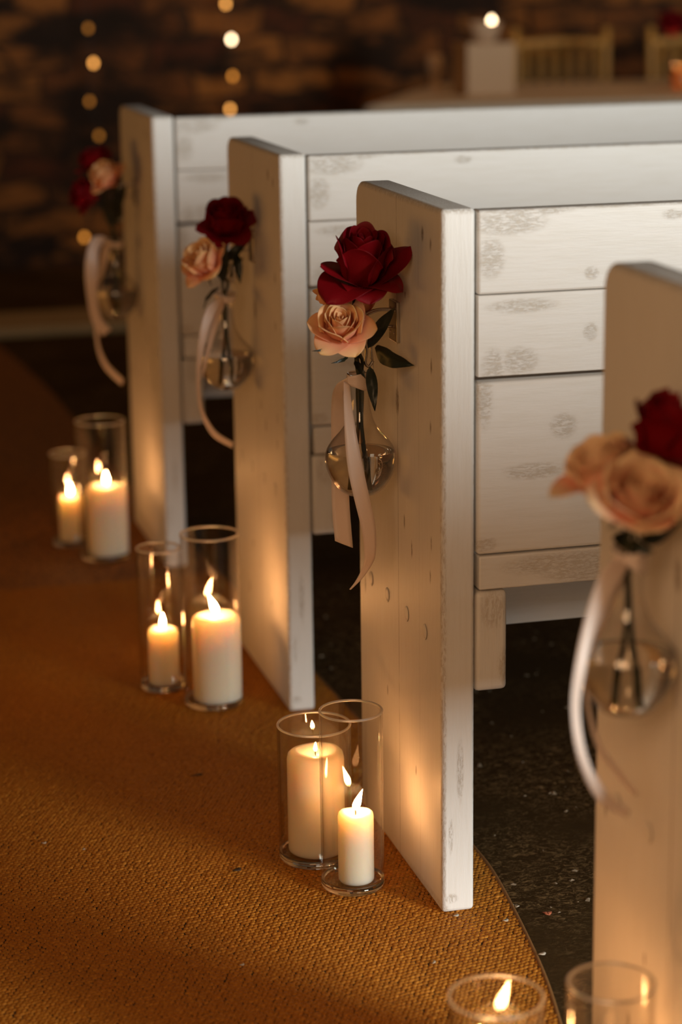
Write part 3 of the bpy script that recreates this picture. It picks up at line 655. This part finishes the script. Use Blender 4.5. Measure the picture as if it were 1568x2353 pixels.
# --- back pew
B3 = arrangement(3, -.050, .22, -.035); bud_vase(B3, 'far blurred glass bud vase on the back pew end')
rose(at(222, 372, y=2.02), (-.3, -.1, .95), .030, .062, 'red', 'upper dark red rose behind the peach one on the back pew', RG, 31, stems(B3, 31, (.005, 0)), guards=[(20, 1.2, .8, .7, .3), (120, 1.2, .8, .7, .3)])
rose(at(243, 404, y=1.97), (-.55, -.35, .7), .0270, .058, 'peach', 'single blurred peach rose on the back pew', RG, 32, stems(B3, 32, (-.006, 0)), guards=[(40, 1.15, .8, .7, .3), (180, 1.15, .8, .7, .3)],
     leaves=[(at(262, 500, y=2.0), at(292, 420, y=1.98), .022, .004, (1, 0, 0)), (at(265, 520, y=2.0), at(282, 470, y=1.98), .026, .004, (1, 0, 0)), (at(250, 520, y=2.0), at(268, 440, y=1.98), .020, .004, (1, 0, 0))])
rose(at(196, 448, y=2.00), (-.85, -.2, .45), .028, .058, 'red', 'lower dark red rose pointing left on the back pew', RG, 33, stems(B3, 33, (0, .006)), guards=[(60, 1.15, .8, .7, .3)],
     leaves=[(at(255, 520, y=2.0), at(240, 440, y=1.98), .020, .004, (1, 0, 0))])
k3 = B3 + Vector((-.010, -.016, .16))
t = ribbon('far blurred ribbon on the back pew with one short and one long tail', k3, [
    ([(238, 542), (212, 548), (196, 600), (198, 670), (212, 740), (236, 772)], [(246, 552), (228, 572), (226, 620), (224, 680), (232, 728), (256, 756)], [2.0, 1.99, 1.98, 1.98, 1.98, 1.98]),
    ([(246, 546), (232, 590), (222, 680), (218, 770), (236, 840), (280, 886)], [(262, 552), (246, 600), (230, 690), (225, 770), (244, 830), (284, 872)], [2.03, 2.04, 2.06, 2.06, 2.06, 2.06])])
knot_and_band(t, (0, 0, 0), .010, .016)

# --- nearest pew
B0 = arrangement(0, -.050, .20, -.012); bud_vase(B0, 'large near blurred glass bud vase at the right edge of the photo')
rose(at(1540, 1000, y=-.70), (.10, -.25, .96), .036, .080, 'red', 'blurred red rose cut by the right edge, above the nearest peach roses', RG, 41, stems(B0, 41, (.006, -.006)), guards=[(40, 1.25, .95, .7, .25), (110, 1.2, .8, .7, .25)],
     leaves=[(at(1470, 1240, y=-.70), at(1560, 1200, y=-.72), .022, .004, (0, 0, 1))])
rose(at(1385, 1072, y=-.68), (-.45, -.10, .88), .030, .052, 'lit_peach', 'leftmost peach rose on the nearest pew, seen from the side', RG, 42, stems(B0, 42, (-.008, .004)), guards=[(10, 1.4, .95, .7, .30), (70, 1.3, .9, .7, .3)],)
rose(at(1473, 1140, y=-.74), (-.08, -.66, .75), .0345, .056, 'lit_peach', 'blurred pink-hearted peach rose above the ribbon on the nearest pew', RG, 43, stems(B0, 43, (.012, .008)), guards=[(75, 1.15, .62, .8, .20), (180, 1.25, .7, .7, .22), (5, 1.2, .7, .7, .22)],
     leaves=[(at(1445, 1250, y=-.71), at(1505, 1262, y=-.73), .018, .004, (0, 0, 1)), (at(1440, 1262, y=-.70), at(1420, 1220, y=-.72), .018, .004, (1, 0, 0))])
k0 = B0 + Vector((-.010, -.018, .16))
t = ribbon('near blurred ribbon at the right, two tails sweeping down in a curve', k0, [
    ([(1432, 1280), (1385, 1310), (1345, 1420), (1320, 1540), (1313, 1640), (1330, 1750), (1375, 1840), (1440, 1880)], [(1440, 1312), (1408, 1370), (1370, 1450), (1344, 1550), (1334, 1640), (1352, 1745), (1398, 1822), (1450, 1862)], [-.72, -.74, -.75, -.76, -.76, -.76, -.75, -.74]),
    ([(1436, 1290), (1392, 1380), (1352, 1500), (1345, 1600), (1368, 1710), (1410, 1775), (1462, 1832)], [(1446, 1310), (1408, 1400), (1362, 1510), (1354, 1600), (1378, 1700), (1420, 1762), (1466, 1820)], [-.70, -.70, -.70, -.70, -.70, -.69, -.68]),
    ([(1446, 1278), (1470, 1272), (1490, 1280)], [(1448, 1306), (1470, 1318), (1490, 1318)], [-.735, -.735, -.71])])
knot_and_band(t, (0, 0, 0), .010, .018)

# ---------------------------------------------------------------- back of the room
tb = thing('long_table', 'long cream-clothed table in the blurred background by the stone wall', 'table', (2.6, 5.3, FL))
P1_, P2_, P3_, P4_ = (1.22, 4.78), (4.6, 4.55), (4.7, 5.62), (1.82, 5.95)
def off(p): return (p[0]-2.6, p[1]-5.3)
q4 = [off(p) for p in (P1_, P2_, P3_, P4_)]
v = [(a, b, .755) for a, b in q4] + [(a, b, .735) for a, b in q4]
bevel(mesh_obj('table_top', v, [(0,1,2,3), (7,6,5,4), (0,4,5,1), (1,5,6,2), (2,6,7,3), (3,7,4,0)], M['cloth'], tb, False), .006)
v = []; f = []; loop = []
for i in range(4):
    a, b = q4[i], q4[(i+1) % 4]
    for k in range(40):
        s = k/40; x, y = a[0]+(b[0]-a[0])*s, a[1]+(b[1]-a[1])*s; loop.append((x, y, k+i*40))
for j in range(6):
    for (x, y, k) in loop: g = .02*(j/5)*math.sin(k*.9) ; v.append((x*(1+.01)+g*.7, y*(1+.01)+g, .752-.70*j/5))
n_ = len(loop)
for j in range(5):
    for k in range(n_): f.append((j*n_+k, j*n_+(k+1) % n_, (j+1)*n_+(k+1) % n_, (j+1)*n_+k))
mesh_obj('cloth_skirt', v, f, M['cloth'], tb)
TZ = .7555+FL
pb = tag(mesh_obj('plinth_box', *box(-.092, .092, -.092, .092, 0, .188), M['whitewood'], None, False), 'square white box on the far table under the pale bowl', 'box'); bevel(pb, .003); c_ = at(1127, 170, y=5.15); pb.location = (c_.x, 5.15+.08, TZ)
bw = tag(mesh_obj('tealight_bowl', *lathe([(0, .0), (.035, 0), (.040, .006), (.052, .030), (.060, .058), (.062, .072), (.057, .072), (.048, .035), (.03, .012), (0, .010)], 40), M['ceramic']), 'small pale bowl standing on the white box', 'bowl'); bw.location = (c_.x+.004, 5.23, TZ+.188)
fl_ = thing('tealight', 'glowing tealight shining over the rim of the pale bowl on the box', 'candle', (c_.x+.030, 5.225, TZ+.199))
mesh_obj('wax_body', *lathe([(0, 0), (.018, 0), (.018, .055), (.014, .054), (0, .053)], 20), M['wax'], fl_)
v, f = flame_mesh(.026, .010, (0, 0)); mesh_obj('flame', [(a, b, c+.056) for a, b, c in v], f, M['bulb_hot'], fl_)
cs = at(1000, 200, y=5.5)
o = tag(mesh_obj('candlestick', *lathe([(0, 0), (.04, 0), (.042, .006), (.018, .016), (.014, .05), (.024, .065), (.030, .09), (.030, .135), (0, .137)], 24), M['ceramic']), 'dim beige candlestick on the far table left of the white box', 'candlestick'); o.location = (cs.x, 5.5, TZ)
def chair(x, y, label):
    t = thing('banquet_chair', label, 'chair', (x, y, FL), 'slatted chairs behind the far table', 0)
    for s in (-1, 1):
        mesh_obj('back_post', *tube([(s*.195, .02, .0), (s*.195, 0, .45), (s*.20, .02, .96)], .016, 10, 4), M['chair'], t)
        mesh_obj('front_leg', *tube([(s*.18, .40, 0), (s*.18, .38, .44)], .015, 10, 2), M['chair'], t)
    mesh_obj('top_rail', *tube([(-.20, .018, .895), (0, .01, .905), (.20, .018, .895)], .017, 10, 4), M['chair'], t)
    mesh_obj('lower_rail', *tube([(-.20, .005, .62), (.20, .005, .62)], .012, 10, 2), M['chair'], t)
    for k in range(6):
        xx = -.15+.06*k; mesh_obj('spindle', *tube([(xx, .005, .62), (xx, .014, .90)], .011, 8, 2), M['chair'], t)
    bevel(mesh_obj('seat', *box(-.20, .20, 0, .42, .43, .465), M['chair'], t, False), .01)
    return t
chair(2.42, 6.10, 'slatted wooden chair behind the far table, right of the white box'); chair(2.985, 6.02, 'slatted wooden chair behind the far table at the right edge of the photo')
pc = at(1545, 60, y=5.2)
o = rose((pc.x, 5.2, pc.z+.01), (-.1, -.3, .95), .045, .09, 'red', 'dark red rose on the far table in the top right corner', 'roses on the far table', 51, [(pc.x+.01, 5.2, .84), (pc.x+.01, 5.2, .77)], guards=[(40, 1.3, .8, .7, .3), (110, 1.3, .8, .7, .3)])
o = tag(mesh_obj('bud_bottle', *lathe([(0, 0), (.03, 0), (.032, .01), (.032, .05), (.014, .075), (.012, .11), (.014, .112)], 24), M['bulbglass']), 'small glass bottle holding the red rose on the far table', 'bottle'); o.location = (pc.x+.01, 5.2, TZ)
for (u, vv, yy, lab) in ((1557, 150, 5.15, 'amber glass votive on the far table at the right edge of the photo'),):
    p = at(u, vv, y=yy)
    o = thing('votive_holder', lab, 'candle holder', (p.x+.02, yy, TZ))
    mesh_obj('cup', *lathe([(0, 0), (.030, 0), (.036, .01), (.040, .085), (.037, .085), (.033, .012), (0, .010)], 32), M['amber'], o)
    v, f = flame_mesh(.030, .012, (0, 0)); mesh_obj('flame', [(a, b, c+.04) for a, b, c in v], f, M['bulb'], o)
    l = bpy.data.lights.new('votive_glow', 'POINT'); l.energy = .5; l.color = CANDLE_COL; l.shadow_soft_size = .01
    lo = bpy.data.objects.new('votive_glow', l); C.objects.link(lo); lo.parent = o; lo.location = (0, 0, .10)

def string(label, pix, mats, y=6.45):
    P_ = [at(u, v_, y=y) for u, v_ in pix]; P_.sort(key=lambda p: -p.z)
    t = thing('fairy_light_string', label, 'string lights', (P_[0].x, y, 2.9), 'fairy light drops on the stone wall'); o0 = Vector((P_[0].x, y, 2.9))
    top = [Vector((P_[0].x+.02, y+.03, 2.9)), Vector((P_[0].x-.02, y+.03, 1.6))]
    mesh_obj('cable', *tube([p-o0 for p in top + [p+Vector((0, .012, 0)) for p in P_]], .0025, 6, 4), M['cable'], t)
    for i, p in enumerate(P_):
        v, f = lathe([(0, -.010), (.006, -.008), (.0090, 0), (.0075, .008), (.004, .013), (0, .014)], 14)
        mesh_obj('bulb', [(a+p.x-o0.x, b+p.y-o0.y, c+p.z-o0.z) for a, b, c in v], f, M[mats[i]], t)
string('hanging fairy light drop left of the others, trailing down behind the back pew roses', [(203, 66), (215, 146), (206, 234), (228, 313), (194, 546)], ['bulb_dim', 'bulb', 'bulb_dim', 'bulb_dim', 'bulb_mid'])
string('fairy light drop right of the other one with one bright white bulb', [(519, 10), (532, 92), (535, 176), (529, 252)], ['bulb', 'bulb_hot', 'bulb_mid', 'bulb'])

# ---------------------------------------------------------------- litter
nd = simple('pale_petal_fleck', (0.62, 0.52, 0.40), 0.7); M['fleck'] = nd.m
nd = simple('brown_leaf_scrap', (0.07, 0.035, 0.015), 0.8); M['scrap'] = nd.m
nd = simple('orange_petal_scrap', (0.45, 0.12, 0.05), 0.7); M['oscrap'] = nd.m
def fleck(u, v_, L_, W_, mat_, name, label, cat, zz=.0015, a=None):
    p = at(u, v_, z=zz); a = random.random()*3 if a is None else a; vs = []; fs = []
    n = 8
    for k in range(n):
        q_ = 2*math.pi*k/n; rr = 1+.15*math.sin(3*q_+a)
        x, y = L_*.5*rr*math.cos(q_), W_*.5*rr*math.sin(q_); vs.append((x*math.cos(a)-y*math.sin(a), x*math.sin(a)+y*math.cos(a), .0010*math.sin(2*q_)))
    vs2 = [(x, y, z+.0007) for x, y, z in vs]; fs = [tuple(range(n))[::-1], tuple(range(n, 2*n))] + [(k, (k+1) % n, n+(k+1) % n, n+k) for k in range(n)]
    o_ = mesh_obj(name, vs+vs2, fs, M[mat_], None); o_.location = p; tag(o_, label, cat, 'petal scraps on the floor'); return o_
fleck(101, 1937, .007, .004, 'fleck', 'petal_fleck', 'tiny pale petal fleck on the runner furthest left', 'petal')
fleck(193, 1951, .006, .004, 'fleck', 'petal_fleck', 'tiny pale petal fleck on the runner, second from the left', 'petal')
fleck(556, 2217, .007, .004, 'fleck', 'petal_fleck', 'tiny pale petal fleck on the runner below the candle vases', 'petal')
fleck(998, 2211, .009, .004, 'fleck', 'petal_fleck', 'pale grain-like fleck on the runner just below the focused pew end', 'petal', a=1.0)
fleck(1048, 2104, .009, .005, 'fleck', 'petal_fleck', 'pale fleck lying against the foot of the focused pew end', 'petal', a=0.1)
fleck(1162, 2115, .009, .006, 'fleck', 'petal_fleck', 'white fleck on the runner right of the focused pew foot', 'petal', a=0.1)
fleck(1246, 2192, .011, .006, 'fleck', 'petal_fleck', 'white fleck on the curved edge of the runner', 'petal', a=0.1)
fleck(1177, 2081, .008, .006, 'fleck', 'petal_fleck', 'pale fleck on the earth floor beside the runner, left of two', 'petal', -.003)
fleck(1189, 2082, .008, .006, 'fleck', 'petal_fleck', 'pale fleck on the earth floor beside the runner, right of two', 'petal', -.003)
fleck(1258, 2098, .013, .010, 'oscrap', 'petal_scrap', 'orange-red petal scrap on the dark earth floor', 'petal', -.003)
fleck(545, 1999, .014, .009, 'scrap', 'leaf_scrap', 'small brown leaf scrap on the runner left of the candle vases', 'leaf')
fleck(452, 1781, .020, .006, 'scrap', 'leaf_scrap', 'dark twig scrap at the edge of the light patch on the runner', 'leaf', a=0.1)
rs = random.Random(5); V = []; Fs = []
for k in range(420):
    x = rs.uniform(.12, 1.1); y = rs.uniform(-.6, 1.6); s = rs.uniform(.0012, .0045)*(1 if rs.random() < .8 else 1.6); a = rs.random()*3
    if x < float(edge_x(y))+.01: continue
    b = len(V)
    for (p, q_, z) in ((-1, -.5, 0), (1, -.4, 0), (.8, .5, 0), (-.9, .6, 0), (0, 0, .5)):
        V.append((x+s*(p*math.cos(a)-q_*math.sin(a)), y+s*(p*math.sin(a)+q_*math.cos(a)), FL+.0003+z*s))
    Fs += [(b, b+1, b+4), (b+1, b+2, b+4), (b+2, b+3, b+4), (b+3, b, b+4)]
o = tag(mesh_obj('floor_grit', V, Fs, simple('grit', (0.26, 0.19, 0.12), 0.8, var=0.9, scale=8).m, None, False), 'scattered pale grit and straw bits on the dark earth floor', 'grit'); o['kind'] = 'stuff'
